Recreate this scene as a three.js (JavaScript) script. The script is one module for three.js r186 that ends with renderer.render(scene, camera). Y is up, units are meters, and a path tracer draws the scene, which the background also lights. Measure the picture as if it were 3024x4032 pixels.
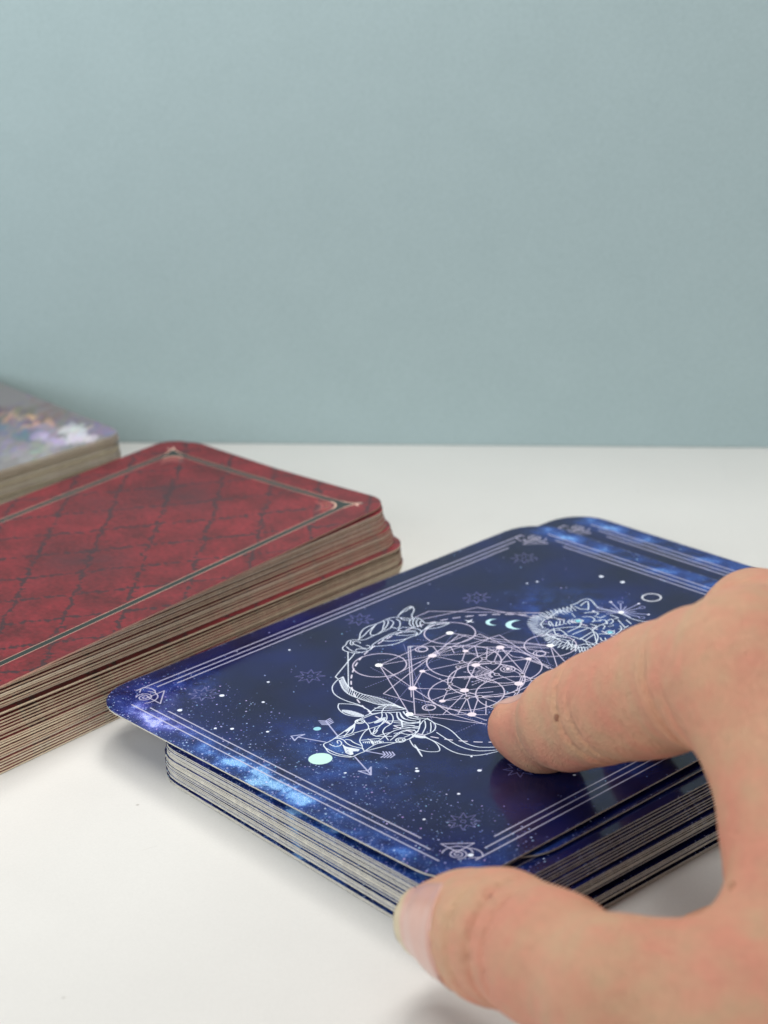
import * as THREE from 'three';
import { RoundedBoxGeometry } from 'three/addons/geometries/RoundedBoxGeometry.js';
import { ImprovedNoise } from 'three/addons/math/ImprovedNoise.js';
import { RectAreaLightUniformsLib } from 'three/addons/lights/RectAreaLightUniformsLib.js';

// ---------- camera, lamps, exposure (lengths in the script are given in millimetres and scaled by MM) ----------
const MM = 0.001;
const scene = new THREE.Scene();
scene.background = new THREE.Color(0.12, 0.123, 0.126);
const camera = new THREE.PerspectiveCamera(2 * Math.atan(2016 / 8190) * 180 / Math.PI, 3 / 4, 0.02, 20);
camera.position.set(60.6 * MM, 188.9 * MM, 350.6 * MM);
camera.matrixAutoUpdate = true;
{
  const right = new THREE.Vector3(0.999707, -0.024219, 0.000000), up = new THREE.Vector3(0.022407, 0.924893, -0.379567), back = new THREE.Vector3(0.009193, 0.379456, 0.925164);
  camera.quaternion.setFromRotationMatrix(new THREE.Matrix4().makeBasis(right, up, back));
}
camera.focus = 0.375;
camera.userData.fStop = 21;
RectAreaLightUniformsLib.init();
const renderer = new THREE.WebGLRenderer({ antialias: true });
renderer.toneMapping = THREE.LinearToneMapping;
renderer.toneMappingExposure = 1.02;
renderer.shadowMap.enabled = true;
const LAMPS = [
  // place, size, aim, radiance, tint, name, label
  [[0.22, 1.15, -0.74], [0.36, 0.36], [0.06, 0, 0.02], 19, [1, 0.97, 0.92], 'ceiling_lamp', 'square ceiling lamp high up behind the wall on the right'],
  [[0.06, 0.40, -0.08], [0.5, 0.12], [0.08, 0, -0.06], 6.6, [1, 0.975, 0.94], 'ceiling_lamp', 'long narrow lamp hanging above the back of the table'],
  [[0.55, 0.34, 0.66], [0.4, 0.35], [0.05, 0.02, -0.06], 1.7, [1, 0.95, 0.89], 'wall_lamp', 'warm light panel facing the table from the front right'],
  [[-0.16, 0.36, 0.74], [0.3, 0.24], [0.08, 0.03, 0.06], 3.2, [1, 0.96, 0.91], 'desk_lamp', 'small warm panel lamp beside the camera'],
  [[-0.42, 0.36, 0.34], [0.45, 0.45], [-0.36, 0.44, -0.16], 5.0, [0.9, 0.975, 1], 'wall_lamp', 'pale upright light panel to the left of the table'],
];

// ---------- helpers ----------
let seed = 7;
const rnd = () => { seed = (seed + 0x6d2b79f5) | 0; let t = Math.imul(seed ^ (seed >>> 15), 1 | seed); t = (t + Math.imul(t ^ (t >>> 7), 61 | t)) ^ t; return ((t ^ (t >>> 14)) >>> 0) / 4294967296; };
const jit = (a) => (rnd() * 2 - 1) * a;
const perlin = new ImprovedNoise();
const noise = (x, y, z = 0) => perlin.noise(x, y, z);
const fbm = (x, y, z, n = 4) => { let s = 0, a = 0.5; for (let i = 0; i < n; i++) { s += a * noise(x, y, z + i * 7.3); x *= 2.03; y *= 2.03; z *= 2.03; a *= 0.5; } return s; };
const clamp = (x, a = 0, b = 1) => Math.min(b, Math.max(a, x));
const smooth = (a, b, x) => { const t = clamp((x - a) / (b - a)); return t * t * (3 - 2 * t); };
const used = new Map();
function numbered(name) { const n = used.get(name) ?? 0; used.set(name, n + 1); return n ? `${name}_${String(n).padStart(3, '0')}` : name; }
function tag(o, label, category, group, kind) {
  if (label) o.userData.label = label;
  if (category) o.userData.category = category;
  if (group) o.userData.group = group;
  if (kind) o.userData.kind = kind;
  return o;
}
function add(o, name, parent = scene) { o.name = parent === scene ? numbered(name) : name; o.traverse((m) => { if (m.isMesh) { m.castShadow = true; m.receiveShadow = true; } }); parent.add(o); return o; }
function canvasTexture(w, h, draw, colour = true) {
  const c = document.createElement('canvas'); c.width = w; c.height = h;
  draw(c.getContext('2d'), w, h);
  const t = new THREE.CanvasTexture(c);
  if (colour) t.colorSpace = THREE.SRGBColorSpace;
  t.magFilter = THREE.LinearFilter; t.wrapS = t.wrapT = THREE.RepeatWrapping;
  return t;
}
function dataTexture(w, h, f) {               // f(x, y) gives grey 0..1
  const d = new Uint8Array(w * h * 4);
  for (let y = 0; y < h; y++) for (let x = 0; x < w; x++) { const v = f(x, y), i = (y * w + x) * 4; const g = Math.round(clamp(v) * 255); d[i] = d[i + 1] = d[i + 2] = g; d[i + 3] = 255; }
  const t = new THREE.DataTexture(d, w, h); t.magFilter = THREE.LinearFilter; t.minFilter = THREE.LinearFilter; t.wrapS = t.wrapT = THREE.RepeatWrapping; t.needsUpdate = true;
  return t;
}

// ---------- lamps: a framed panel and the light just under its face ----------
for (const [p, size, aim, radiance, tint, name, label] of LAMPS) {
  const g = new THREE.Group();
  g.position.set(...p); g.lookAt(new THREE.Vector3(...aim));
  const frame = new THREE.Mesh(new RoundedBoxGeometry(size[0] + 0.04, size[1] + 0.04, 0.03, 2, 0.008), new THREE.MeshStandardMaterial({ color: new THREE.Color(0.7, 0.7, 0.7), roughness: 0.5 }));
  frame.position.z = -0.02; add(frame, 'lamp_frame', g);
  const face = new THREE.Mesh(new THREE.PlaneGeometry(size[0], size[1]), new THREE.MeshStandardMaterial({ color: 0x222222, emissive: new THREE.Color(...tint), emissiveIntensity: 1 }));
  face.position.z = -0.003; add(face, 'lamp_diffuser', g);
  add(g, name); tag(g, label, 'lamp');
  const light = new THREE.RectAreaLight(new THREE.Color(...tint), radiance, size[0], size[1]);
  light.position.set(...p); light.lookAt(new THREE.Vector3(...aim)); light.name = name + '_light'; scene.add(light);
}

// ---------- the setting ----------
{
  const grain = dataTexture(512, 512, (x, y) => 0.5 + 0.35 * fbm(x / 9, y / 9, 1, 3) + 0.25 * (rnd() - 0.5));
  grain.repeat.set(1, 1);
  const tint = canvasTexture(1024, 1024, (c, w, h) => {
    const im = c.createImageData(w, h);
    for (let y = 0; y < h; y++) for (let x = 0; x < w; x++) {
      const n = fbm(x / 140, y / 140, 3, 5) * 5 + (rnd() - 0.5) * 4, i = (y * w + x) * 4;
      im.data[i] = 216 + n; im.data[i + 1] = 215 + n; im.data[i + 2] = 212 + n; im.data[i + 3] = 255;
    }
    c.putImageData(im, 0, 0);
    for (let k = 0; k < 34; k++) {           // a few specks and fine scuffs
      c.fillStyle = `rgba(120,112,104,${0.15 + 0.3 * rnd()})`; c.beginPath(); c.ellipse(rnd() * w, rnd() * h, 0.6 + rnd() * 1.2, 0.5 + rnd(), rnd() * 3, 0, 7); c.fill();
    }
    c.lineWidth = 0.8;
    for (let k = 0; k < 10; k++) { c.strokeStyle = `rgba(150,142,134,${0.1 + 0.12 * rnd()})`; const x = rnd() * w, y = rnd() * h; c.beginPath(); c.moveTo(x, y); c.lineTo(x + jit(30), y + jit(14)); c.stroke(); }
  });
  const g = new THREE.PlaneGeometry(1.6, 1.2).rotateX(-Math.PI / 2);
  const uv = g.attributes.uv; for (let i = 0; i < uv.count; i++) uv.setXY(i, uv.getX(i) * 1.6 / 0.22, uv.getY(i) * 1.2 / 0.22);
  const top = new THREE.Mesh(g, new THREE.MeshPhysicalMaterial({ map: tint, roughness: 0.34, bumpMap: grain, bumpScale: 0.00003, specularIntensity: 1 }));
  top.position.set(0.06, 0, 0.2);
  add(top, 'table_top'); tag(top, 'smooth white table top under the card stacks', null, null, 'structure');
  const wallGrain = dataTexture(512, 512, (x, y) => 0.5 + 0.5 * fbm(x / 5, y / 5, 8, 3) + 0.2 * (rnd() - 0.5));
  wallGrain.repeat.set(1 / 0.06, 1 / 0.06);
  const wallTint = canvasTexture(512, 512, (c, w, h) => {
    const im = c.createImageData(w, h);
    for (let y = 0; y < h; y++) for (let x = 0; x < w; x++) { const n = fbm(x / 60, y / 60, 5, 4) * 3 + fbm(x / 4, y / 4, 15, 2) * 7 + (rnd() - 0.5) * 9, i = (y * w + x) * 4; im.data[i] = 158 + n; im.data[i + 1] = 177 + n; im.data[i + 2] = 180 + n; im.data[i + 3] = 255; }
    c.putImageData(im, 0, 0);
  });
  wallTint.repeat.set(1 / 0.12, 1 / 0.12);
  const wg = new RoundedBoxGeometry(1.3, 0.126, 0.006, 2, 0.0012);
  { const p = wg.attributes.position, q = wg.attributes.uv; for (let i = 0; i < p.count; i++) q.setXY(i, p.getX(i) + 0.65, p.getY(i) + 0.1); }
  const wall = new THREE.Mesh(wg, new THREE.MeshStandardMaterial({ map: wallTint, roughness: 0.75, bumpMap: wallGrain, bumpScale: 0.00006 }));
  const n = new THREE.Vector3(-14 - 154.1, 0, -161.9 + 147.2).normalize();   // along the wall
  wall.rotation.y = Math.atan2(-n.z, n.x) + Math.PI;
  wall.position.set(70 * MM, 0.0625, -154.6 * MM).add(new THREE.Vector3(-Math.sin(wall.rotation.y) * -0.003, 0, -Math.cos(wall.rotation.y) * 0.003));
  add(wall, 'wall'); tag(wall, 'plain pale teal wall behind the table', null, null, 'structure');
}

// ---------- cards ----------
// A thin card with rounded corners: x runs along its width, -z along its length, y is up; bend(u, v) lifts it. Groups: 0 faces, 1 cut edge.
function cardGeometry(W, L, r, t, bend = null, cols = 2, rows = 1) {
  const us = [];
  for (let i = 0; i <= 7; i++) us.push(r * (1 - Math.cos((i / 7) * Math.PI / 2)));
  for (let i = 1; i < cols; i++) us.push(r + ((W - 2 * r) * i) / cols);
  for (let i = 7; i >= 0; i--) us.push(W - r * (1 - Math.cos((i / 7) * Math.PI / 2)));
  const inset = (u) => { const d = u < r ? r - u : u > W - r ? u - (W - r) : 0; return r - Math.sqrt(Math.max(0, r * r - d * d)); };
  const pos = [], uv = [], nor = [], idx = [], side = [];
  const B = (u, v) => (bend ? bend(u, v) : 0);
  const nrm = (u, v) => { if (!bend) return [0, 1, 0]; const e = 0.5, n = new THREE.Vector3(-(B(u + e, v) - B(u - e, v)), 2 * e, (B(u, v + e) - B(u, v - e))).normalize(); return [n.x, n.y, n.z]; };
  const grid = (y0, up) => {
    const base = pos.length / 3;
    for (const u of us) { const a = inset(u), b = L - a; for (let k = 0; k <= rows; k++) { const v = a + ((b - a) * k) / rows, n = nrm(u, v); pos.push(u, y0 + B(u, v), -v); uv.push(u / W, v / L); nor.push(n[0] * up, n[1] * up, n[2] * up); } }
    for (let i = 0; i + 1 < us.length; i++) for (let k = 0; k < rows; k++) { const a = base + i * (rows + 1) + k, b = a + rows + 1; if (up > 0) idx.push(a, b, b + 1, a, b + 1, a + 1); else idx.push(a, b + 1, b, a, a + 1, b + 1); }
  };
  grid(0, 1); grid(-t, -1);
  const rim = [];
  for (const u of us) rim.push([u, inset(u)]);
  for (let k = 1; k < rows; k++) rim.push([W, r + ((L - 2 * r) * k) / rows]);
  for (let i = us.length - 1; i >= 0; i--) rim.push([us[i], L - inset(us[i])]);
  let run = 0;
  for (let i = 0; i < rim.length; i++) {
    const [u0, v0] = rim[i], [u1, v1] = rim[(i + 1) % rim.length], d = Math.hypot(u1 - u0, v1 - v0); if (d < 1e-6) continue;
    const cn = (u, v) => { const cu = clamp(u, r, W - r), cvv = clamp(v, r, L - r), n = new THREE.Vector3(u - cu, 0, -(v - cvv)); if (n.lengthSq() < 1e-9) n.set((v1 - v0) / d, 0, (u1 - u0) / d); return n.normalize(); };
    const flat = (u1 - u0) * 0 + 1, n0 = cn(u0, v0), n1 = cn(u1, v1), b = pos.length / 3;
    for (const [u, v, y, n, s] of [[u0, v0, 0, n0, 0], [u0, v0, -t, n0, 0], [u1, v1, 0, n1, d], [u1, v1, -t, n1, d]]) { pos.push(u, y + B(u, v), -v); nor.push(n.x, 0, n.z); uv.push((run + s) / 30 * flat, y / t); }
    side.push(b, b + 1, b + 3, b, b + 3, b + 2); run += d;
  }
  const g = new THREE.BufferGeometry();
  g.setAttribute('position', new THREE.Float32BufferAttribute(pos.map((x) => x * MM), 3));
  g.setAttribute('normal', new THREE.Float32BufferAttribute(nor, 3));
  g.setAttribute('uv', new THREE.Float32BufferAttribute(uv, 2));
  g.setIndex([...idx, ...side]);
  g.addGroup(0, idx.length, 0); g.addGroup(idx.length, side.length, 1);
  return g;
}
// the pose of a card: its corner (mm), the direction of its width on the table (x, z), its roll about its left edge
function place(o, corner, ux, uz, tiltU = 0, tiltV = 0) {
  const U = new THREE.Vector3(ux, 0, uz).normalize(), V = new THREE.Vector3(uz, 0, -ux).normalize();
  U.y = tiltU; U.normalize(); V.y = tiltV; V.addScaledVector(U, -V.dot(U)).normalize();
  const up = new THREE.Vector3().crossVectors(U, V).normalize();
  o.quaternion.setFromRotationMatrix(new THREE.Matrix4().makeBasis(U, up, V.negate()));
  o.position.set(corner[0] * MM, corner[1] * MM, corner[2] * MM);
  return o;
}
const edgeFibre = dataTexture(256, 16, (x, y) => 0.5 + 0.5 * (rnd() - 0.5) + 0.4 * noise(x / 6, y / 3, 2));
// the cut edge: pale core, a dark line of ink along each printed face, nicks and specks
function edgeMaterial(core, ink, seedAt, inkWidth = 0.16) {
  const tex = canvasTexture(512, 32, (c, w, h) => {
    const im = c.createImageData(w, h);
    for (let x = 0; x < w; x++) {
      const worn = fbm(x / 22, seedAt, 4, 3), warm = fbm(x / 90, seedAt * 3.1, 9, 2);
      for (let y = 0; y < h; y++) {
        const f = y / (h - 1), e = Math.min(f, 1 - f), k = e < inkWidth * (0.8 + 1.2 * worn) && worn > -0.22 ? 0.85 : 0, n = (rnd() - 0.5) * 16 + warm * 22, i = (y * w + x) * 4;
        for (let q = 0; q < 3; q++) im.data[i + q] = clamp(core[q] * (1 - k) + ink[q] * k + n, 0, 255);
        im.data[i + 3] = 255;
      }
    }
    c.putImageData(im, 0, 0);
  });
  return new THREE.MeshStandardMaterial({ map: tex, roughness: 0.85, bumpMap: edgeFibre, bumpScale: 0.00002 });
}

// ---------- printed back of the blue cards ----------
const W1 = 100, L1 = 122.25, PX = 16;
const ART_HORSE = [
  [16.2,65.3,15.1,67.1,14.4,69.4,14.4,70.7,15.0,70.7,16.3,69.8,17.1,68.7,17.7,67.7,18.5,67.1,19.0,66.9],
  [14.7,70.5,15.4,68.7,15.2,67.5,15.7,66.1],
  [15.6,61.8,15.4,63.4,15.8,64.5,17.1,65.4,18.8,66.1,19.0,66.9,19.8,67.6,21.0,67.5,22.4,66.8],
  [15.6,61.8,15.7,59.8,15.2,58.1,15.5,56.4,16.6,54.6,18.2,53.1,18.7,52.3,18.0,51.9],
  [18.0,51.9,17.4,51.2,17.6,50.2,18.6,49.1,18.7,48.2,19.4,47.4,20.4,47.1,21.6,47.3,22.9,47.9,23.5,49.2,23.9,50.5,23.5,51.6,22.4,52.5,22.0,54.1,21.5,56.6,21.2,59.0,21.7,60.1],
  [17.9,51.0,18.6,50.1,19.6,49.7,19.2,50.6,18.3,51.0,18.8,51.6,19.7,52.0,20.0,51.6],
  [19.5,50.4,21.0,50.5,22.2,50.4,23.1,51.0,23.0,51.6,22.2,52.1,21.7,51.7],
  [21.9,48.7,21.5,49.2,21.8,49.8,22.5,50.3,23.2,50.5],
  [19.2,48.7,21.1,48.0,22.3,48.3,23.3,48.8],
  [15.7,59.8,16.9,57.4,18.3,55.7,19.2,55.6,19.5,56.5,18.9,58.7,17.8,59.7,16.2,61.8,15.6,61.8],
  [18.2,53.1,18.0,54.4,16.9,56.4,16.0,59.1],
  [18.7,52.3,19.6,53.2,19.4,54.7,19.4,56.6,19.3,60.5,18.8,61.1,18.1,62.4,17.0,63.2,15.9,63.0],
  [18.8,59.1,17.9,60.7,16.8,62.3,16.0,62.6],
  [18.8,61.1,20.2,60.9,20.5,61.8,18.8,63.6,17.8,64.2,16.9,64.2],
  [21.1,60.7,20.5,62.3,21.4,62.9,22.8,63.7,24.3,64.0,25.5,63.1,25.7,61.8,25.3,60.5,25.4,58.8,25.7,56.9,25.0,54.6,23.4,52.8,23.0,52.0],
  [22.3,55.4,21.6,57.1,22.1,59.8,23.0,61.4,24.3,62.7,25.3,62.4,25.6,61.2],
  [22.3,55.4,23.6,55.9,24.7,57.7,25.3,59.0],
  [22.6,59.0,24.0,60.0,24.8,61.0,25.2,62.3],
  [21.1,60.7,22.4,61.1,23.0,62.3,23.9,63.1],
  [19.6,67.1,19.2,66.2,19.8,65.0,21.4,63.9,22.6,63.7],
  [19.7,66.6,19.9,66.0,21.2,64.7,22.7,64.0],
  [20.2,67.4,20.2,66.8,21.4,65.4,23.0,64.6],
  [21.3,67.3,21.3,66.8,22.3,65.7,23.5,65.0],
  [25.2,63.3,24.7,64.8,23.8,67.0,24.3,68.7,25.5,70.0,26.4,70.1,26.4,68.3,26.1,66.5,24.7,64.8],
  [24.7,64.8,24.5,67.2,26.4,70.1],
  [22.4,66.8,23.3,67.3,24.3,68.7],
  [17.1,65.4,17.6,64.8,18.9,65.2,19.3,65.8]
];
const ART_BULL = [
  [28.9,39.2,31.0,37.9,33.0,37.0,36.3,36.5,39.5,37.4,41.8,38.0,45.0,37.9,47.8,37.9],
  [29.5,37.7,32.2,35.9,35.1,34.9,38.0,35.0,40.4,35.4,42.9,35.8,44.4,37.3],
  [29.1,37.7,29.8,35.9,31.3,34.2,33.7,32.9,36.9,32.7,40.1,33.4,42.2,33.2,43.7,32.8],
  [27.8,38.2,24.5,44.4,22.8,47.6],
  [27.8,38.2,29.0,37.9,28.9,39.2],
  [21.3,47.2,32.7,37.2],
  [29.0,57.4,28.4,56.9],
  [36.9,31.1,37.5,30.2,39.3,29.2,41.7,28.9,44.3,30.4,44.3,32.1,43.6,33.1,40.6,33.3,38.5,32.5,36.9,31.1],
  [44.4,30.3,44.5,28.5,45.3,27.6,45.9,24.8,46.6,22.2,47.1,19.9,46.9,18.8,47.3,18.2,48.4,17.8,50.1,17.0,52.4,17.3,54.6,18.6,54.4,19.6,54.5,21.4,54.9,23.0,55.7,25.3,56.1,27.6,56.9,29.5,56.9,30.8,55.9,33.5],
  [48.4,17.8,51.2,17.6,53.2,18.3,54.4,18.8],
  [44.1,32.3,43.4,33.8,43.5,36.0,44.4,37.9,47.6,38.0],
  [43.7,33.4,45.7,35.4,47.6,37.6],
  [43.2,34.4,45.5,36.5,46.7,37.7],
  [43.2,35.3,44.5,36.7,45.9,37.7],
  [44.3,32.1,45.4,33.9,47.8,36.3],
  [45.5,34.0,46.9,33.1,47.5,31.2,47.0,29.5],
  [44.7,30.0,44.8,32.1,45.4,33.9],
  [45.5,34.0,44.4,35.6,44.2,36.9],
  [45.6,29.5,47.1,29.2,48.6,28.1,48.8,26.7,50.5,24.1,51.2,23.5,52.6,22.9,53.2,22.2,54.4,21.7],
  [45.3,27.6,47.5,25.4,47.6,23.9,46.8,22.0],
  [48.6,28.1,48.3,27.0,47.8,24.9],
  [47.5,23.0,46.3,25.6,46.0,26.6],
  [47.0,21.8,48.4,22.2,49.5,21.6,51.0,21.4,52.3,21.7,53.6,22.2],
  [48.6,22.4,49.2,23.0,50.5,22.5,52.4,22.7],
  [47.8,19.3,49.0,19.1,49.8,19.9,49.3,21.0,48.0,21.5,47.8,20.9,48.7,20.5],
  [52.4,19.1,51.7,20.4,52.5,21.2,53.3,21.5,53.6,20.9,52.7,20.2,53.8,19.6,53.7,19.0,52.4,19.1],
  [49.8,20.7,51.1,20.2,51.9,21.0],
  [46.9,21.4,47.6,22.2,47.8,22.9,48.2,24.8],
  [48.6,28.1,50.4,26.9,51.8,26.9,52.6,27.7,53.9,28.8],
  [50.4,26.9,50.2,28.3,49.4,29.7,48.8,31.2,48.0,32.5],
  [48.6,28.0,49.2,29.9,48.8,32.0,47.5,33.7,46.3,34.3],
  [50.4,30.5,50.3,32.1,49.0,33.8,47.1,35.0,46.6,34.8],
  [50.4,30.5,51.0,29.0,52.7,28.2,54.5,27.4],
  [53.4,26.0,52.9,28.0,52.4,30.7,53.3,32.7,54.8,34.5],
  [53.5,24.5,53.4,26.0,54.2,25.9],
  [51.4,25.3,52.5,25.2,53.8,24.4],
  [50.9,24.1,51.7,25.2,52.8,26.8],
  [54.8,27.6,54.3,29.2,53.9,32.1,55.1,33.3],
  [54.5,21.8,53.8,24.4,54.3,26.0,55.9,27.5],
  [53.3,29.9,53.8,30.8,55.5,31.1,56.9,32.4],
  [50.4,34.3,52.6,32.6],
  [48.8,32.4,49.9,33.4,50.7,34.1],
  [51.1,32.0,52.0,33.2,53.8,34.5],
  [47.6,35.9,49.0,34.6,50.8,34.2,52.8,34.7,53.6,35.7],
  [48.0,36.3,49.4,35.4,51.2,35.0,52.5,35.8],
  [48.2,36.9,49.7,36.1,51.4,36.0,52.5,36.8],
  [48.4,37.5,50.2,36.6,51.8,37.4],
  [49.2,29.0,50.6,27.1,51.0,27.4,50.2,28.7],
  [51.8,26.9,52.2,28.9,52.6,29.6],
  [47.7,32.2,48.7,32.3,50.2,32.0],
  [53.0,36.6,54.6,35.2,56.2,33.0,57.1,30.2],
  [53.5,37.9,53.6,36.8,54.5,35.1],
  [53.5,37.9,54.3,37.8,55.9,37.6,57.2,36.7,58.3,34.8,57.8,33.0],
  [53.9,37.0,55.4,35.9,56.5,34.4,57.3,33.1],
  [55.1,37.3,56.5,36.1,57.7,34.8],
  [50.1,32.8,51.6,33.7,53.1,34.6,53.5,35.9],
  [51.0,31.9,52.2,33.5,54.8,34.7],
  [50.8,34.2,52.7,32.6],
  [48.0,35.5,49.2,34.4,51.0,34.0,52.7,34.7,53.4,36.2],
  [48.3,36.1,49.5,35.1,51.2,35.0,52.7,35.9],
  [48.3,37.0,49.6,36.1,51.5,36.1,52.9,36.9],
  [50.5,37.0,52.1,37.0,53.5,37.9],
  [51.9,31.1,52.8,32.9,55.3,34.2],
  [54.1,29.1,53.5,31.3,54.2,32.8,55.9,33.3,56.0,32.0,55.8,30.1],
  [56.8,29.4,56.9,30.4,57.0,32.0],
  [53.4,38.1,55.6,37.5,57.6,37.9,60.4,37.6,63.2,36.5,65.5,35.8,67.6,36.0,69.0,36.7,70.6,38.3],
  [58.8,35.3,62.1,34.7,65.5,34.2,68.1,34.6,70.0,35.6,71.6,37.8],
  [57.7,32.5,59.9,32.7,62.4,32.6,65.7,32.0,68.1,32.3,70.1,33.5,71.3,35.2,72.1,37.5],
  [57.4,30.0,59.5,28.7,61.5,28.6,63.2,29.2,64.5,30.5,63.7,31.4,61.8,32.4,59.9,32.7,57.9,32.5,57.3,31.5],
  [57.2,31.8,58.2,32.8,60.7,32.6]
];
const ART_WOLF = [
  [38.5,92.6,38.9,94.0,38.3,96.4,39.2,97.9,43.9,95.0,46.2,96.1,49.9,96.4,53.4,95.5,57.9,97.6],
  [42.6,93.5,39.8,96.8,39.5,95.8,40.2,93.8],
  [39.5,92.8,41.2,92.6,42.6,93.5],
  [44.4,79.2,43.8,80.5,43.8,81.9,45.1,84.0,46.9,86.2,49.0,87.1,50.8,86.2,55.0,82.3],
  [44.4,79.2,46.0,78.7,48.1,79.3,50.2,80.0],
  [43.7,82.1,45.3,80.6,47.2,79.8,48.5,80.6],
  [44.6,82.5,46.4,82.3,48.0,81.2,48.9,81.9,51.2,81.8],
  [46.9,82.7,47.0,86.0],
  [48.4,82.5,48.7,86.8],
  [51.0,81.9,50.5,85.9],
  [52.2,81.8,51.5,85.5],
  [50.7,82.3,52.2,81.8,55.2,81.9,52.2,86.1,50.8,86.2],
  [52.6,79.0,53.2,80.7,55.2,81.9],
  [49.8,79.6,51.8,78.2,53.3,78.3,55.0,80.5],
  [46.0,79.3,49.3,78.6,52.6,79.0],
  [46.9,86.2,46.0,87.7,44.7,88.5],
  [52.2,86.1,53.2,87.1,54.4,88.1,55.9,88.2],
  [53.6,84.9,55.0,83.6,56.6,85.6,56.2,87.8],
  [54.3,85.5,55.4,84.6,55.8,85.6],
  [54.7,88.3,54.6,89.6,53.7,91.3,52.7,91.7],
  [55.9,88.2,55.5,89.7,57.1,88.6,57.8,89.8],
  [42.9,82.9,40.8,84.3,40.6,83.6,42.4,82.6],
  [39.5,83.9,40.3,81.9,42.0,80.9],
  [42.0,84.8,43.2,83.2,43.4,84.1],
  [42.2,85.6,43.4,84.1,43.8,84.8],
  [42.5,86.5,43.4,85.3,44.1,85.4],
  [43.3,87.2,43.6,86.2,44.7,85.9],
  [43.5,87.8,44.2,86.7,44.8,86.6],
  [39.6,84.6,38.6,89.0,40.7,90.2],
  [55.1,93.5,58.1,97.2,58.6,93.1,57.7,91.7,55.1,93.5],
  [44.2,90.0,45.1,91.4,47.3,90.7,47.3,89.5],
  [43.2,91.7,44.0,93.1,45.6,93.8,45.6,92.6],
  [47.7,88.5,49.2,88.6,50.2,86.3],
  [49.8,87.9,49.2,89.8,50.7,89.9,51.2,88.4],
  [49.4,91.3,48.8,93.4,50.6,92.4,50.6,91.1],
  [47.7,94.4,49.9,94.4,49.6,93.5],
  [50.5,93.6,54.1,91.7,53.9,92.8],
  [51.7,94.7,53.7,93.9],
  [45.7,91.9,47.2,92.0,47.3,93.4],
  [47.6,91.0,48.6,91.9,50.2,90.7]
];
const ART_GEO = [
  [28.3,57.3,49.2,74.8],
  [28.2,56.9,44.9,42.1],
  [28.5,57.2,50.5,37.7],
  [50.4,37.5,60.6,46.4],
  [19.1,67.5,19.0,71.4,36.8,85.9],
  [20.9,67.9,25.0,79.3,37.0,83.3],
  [29.8,66.8,30.3,47.4],
  [29.8,66.8,48.5,75.6],
  [34.8,57.2,31.8,67.4,37.7,68.9,50.8,73.2],
  [34.8,57.2,34.5,70.4,49.5,69.7],
  [33.2,62.0,32.8,63.9,32.9,68.1],
  [34.8,57.2,37.8,72.7,55.6,68.0],
  [38.1,63.0,37.4,70.3],
  [30.3,47.4,34.8,57.2],
  [30.3,47.4,42.4,44.8],
  [30.3,47.4,49.8,37.0],
  [34.8,57.2,40.0,39.5,46.7,40.8],
  [34.8,57.2,35.7,44.7],
  [38.4,51.1,41.7,59.4,46.4,64.2],
  [34.8,57.2,41.1,59.0],
  [34.8,57.2,41.5,64.8,42.0,68.7],
  [38.1,63.0,41.1,59.0],
  [38.1,63.0,43.2,63.0],
  [43.2,63.0,42.0,68.7],
  [43.2,63.0,44.1,59.9],
  [46.0,62.7,42.0,68.7],
  [43.2,63.0,46.0,62.7,47.3,63.3,53.7,62.7],
  [41.1,59.0,44.1,59.9,46.0,62.7,49.7,68.6],
  [42.2,57.0,46.3,50.8],
  [42.2,57.0,42.9,61.0],
  [38.4,51.1,42.0,45.5],
  [38.4,51.1,46.3,50.8,50.3,50.7],
  [42.4,44.8,48.0,49.2,50.3,50.7],
  [44.1,59.9,50.3,50.7,55.9,59.5,44.1,59.9],
  [49.7,68.6,53.7,62.7,55.9,59.5,58.0,56.7,59.7,53.4],
  [50.2,68.7,53.9,63.0,56.2,59.8,58.3,57.0,59.9,53.8],
  [53.7,62.7,56.6,62.6,61.4,61.9],
  [56.6,62.6,56.5,67.1],
  [55.9,59.5,56.6,62.6],
  [58.0,56.7,58.0,59.9,56.6,62.6],
  [50.3,50.7,52.9,48.8],
  [52.9,48.8,58.4,44.6],
  [46.3,50.8,47.7,48.9,50.4,44.8],
  [50.3,50.7,54.3,50.8,59.2,51.2],
  [54.3,50.8,58.0,56.7],
  [54.3,50.8,59.0,54.8],
  [50.4,44.8,51.7,50.0,54.7,53.8],
  [50.4,44.8,54.3,50.8],
  [52.9,48.8,56.4,43.0],
  [54.6,50.0,58.5,44.7],
  [56.5,50.2,60.2,46.4],
  [42.4,44.8,55.9,42.1,63.0,43.5],
  [45.8,42.1,50.3,43.1,62.1,44.7],
  [49.8,37.0,63.1,43.6],
  [48.6,42.6,49.1,47.7,50.6,50.6],
  [54.4,41.2,51.4,49.3],
  [31.9,60.2,35.6,58.4],
  [34.4,62.5,37.1,60.9],
  [36.1,63.9,38.1,63.0],
  [38.4,65.4,42.1,62.5],
  [40.1,67.0,43.3,63.6],
  [42.0,68.7,46.8,67.3,49.7,68.6],
  [42.0,68.7,52.7,63.8],
  [46.7,63.9,44.3,69.6],
  [50.8,70.9,47.2,64.4],
  [49.7,68.6,54.8,68.9],
  [48.7,75.8,57.7,68.5],
  [48.7,75.8,58.5,71.0],
  [48.7,75.8,38.5,69.6],
  [33.5,83.2,36.8,86.1],
  [44.8,71.5,48.7,75.8],
  [57.7,68.5,56.7,62.6,53.9,62.7],
  [57.7,68.5,60.5,64.6],
  [56.7,62.6,60.2,62.0],
  [57.7,68.5,49.5,68.3],
  [57.7,68.5,48.0,68.2]
];
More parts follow.
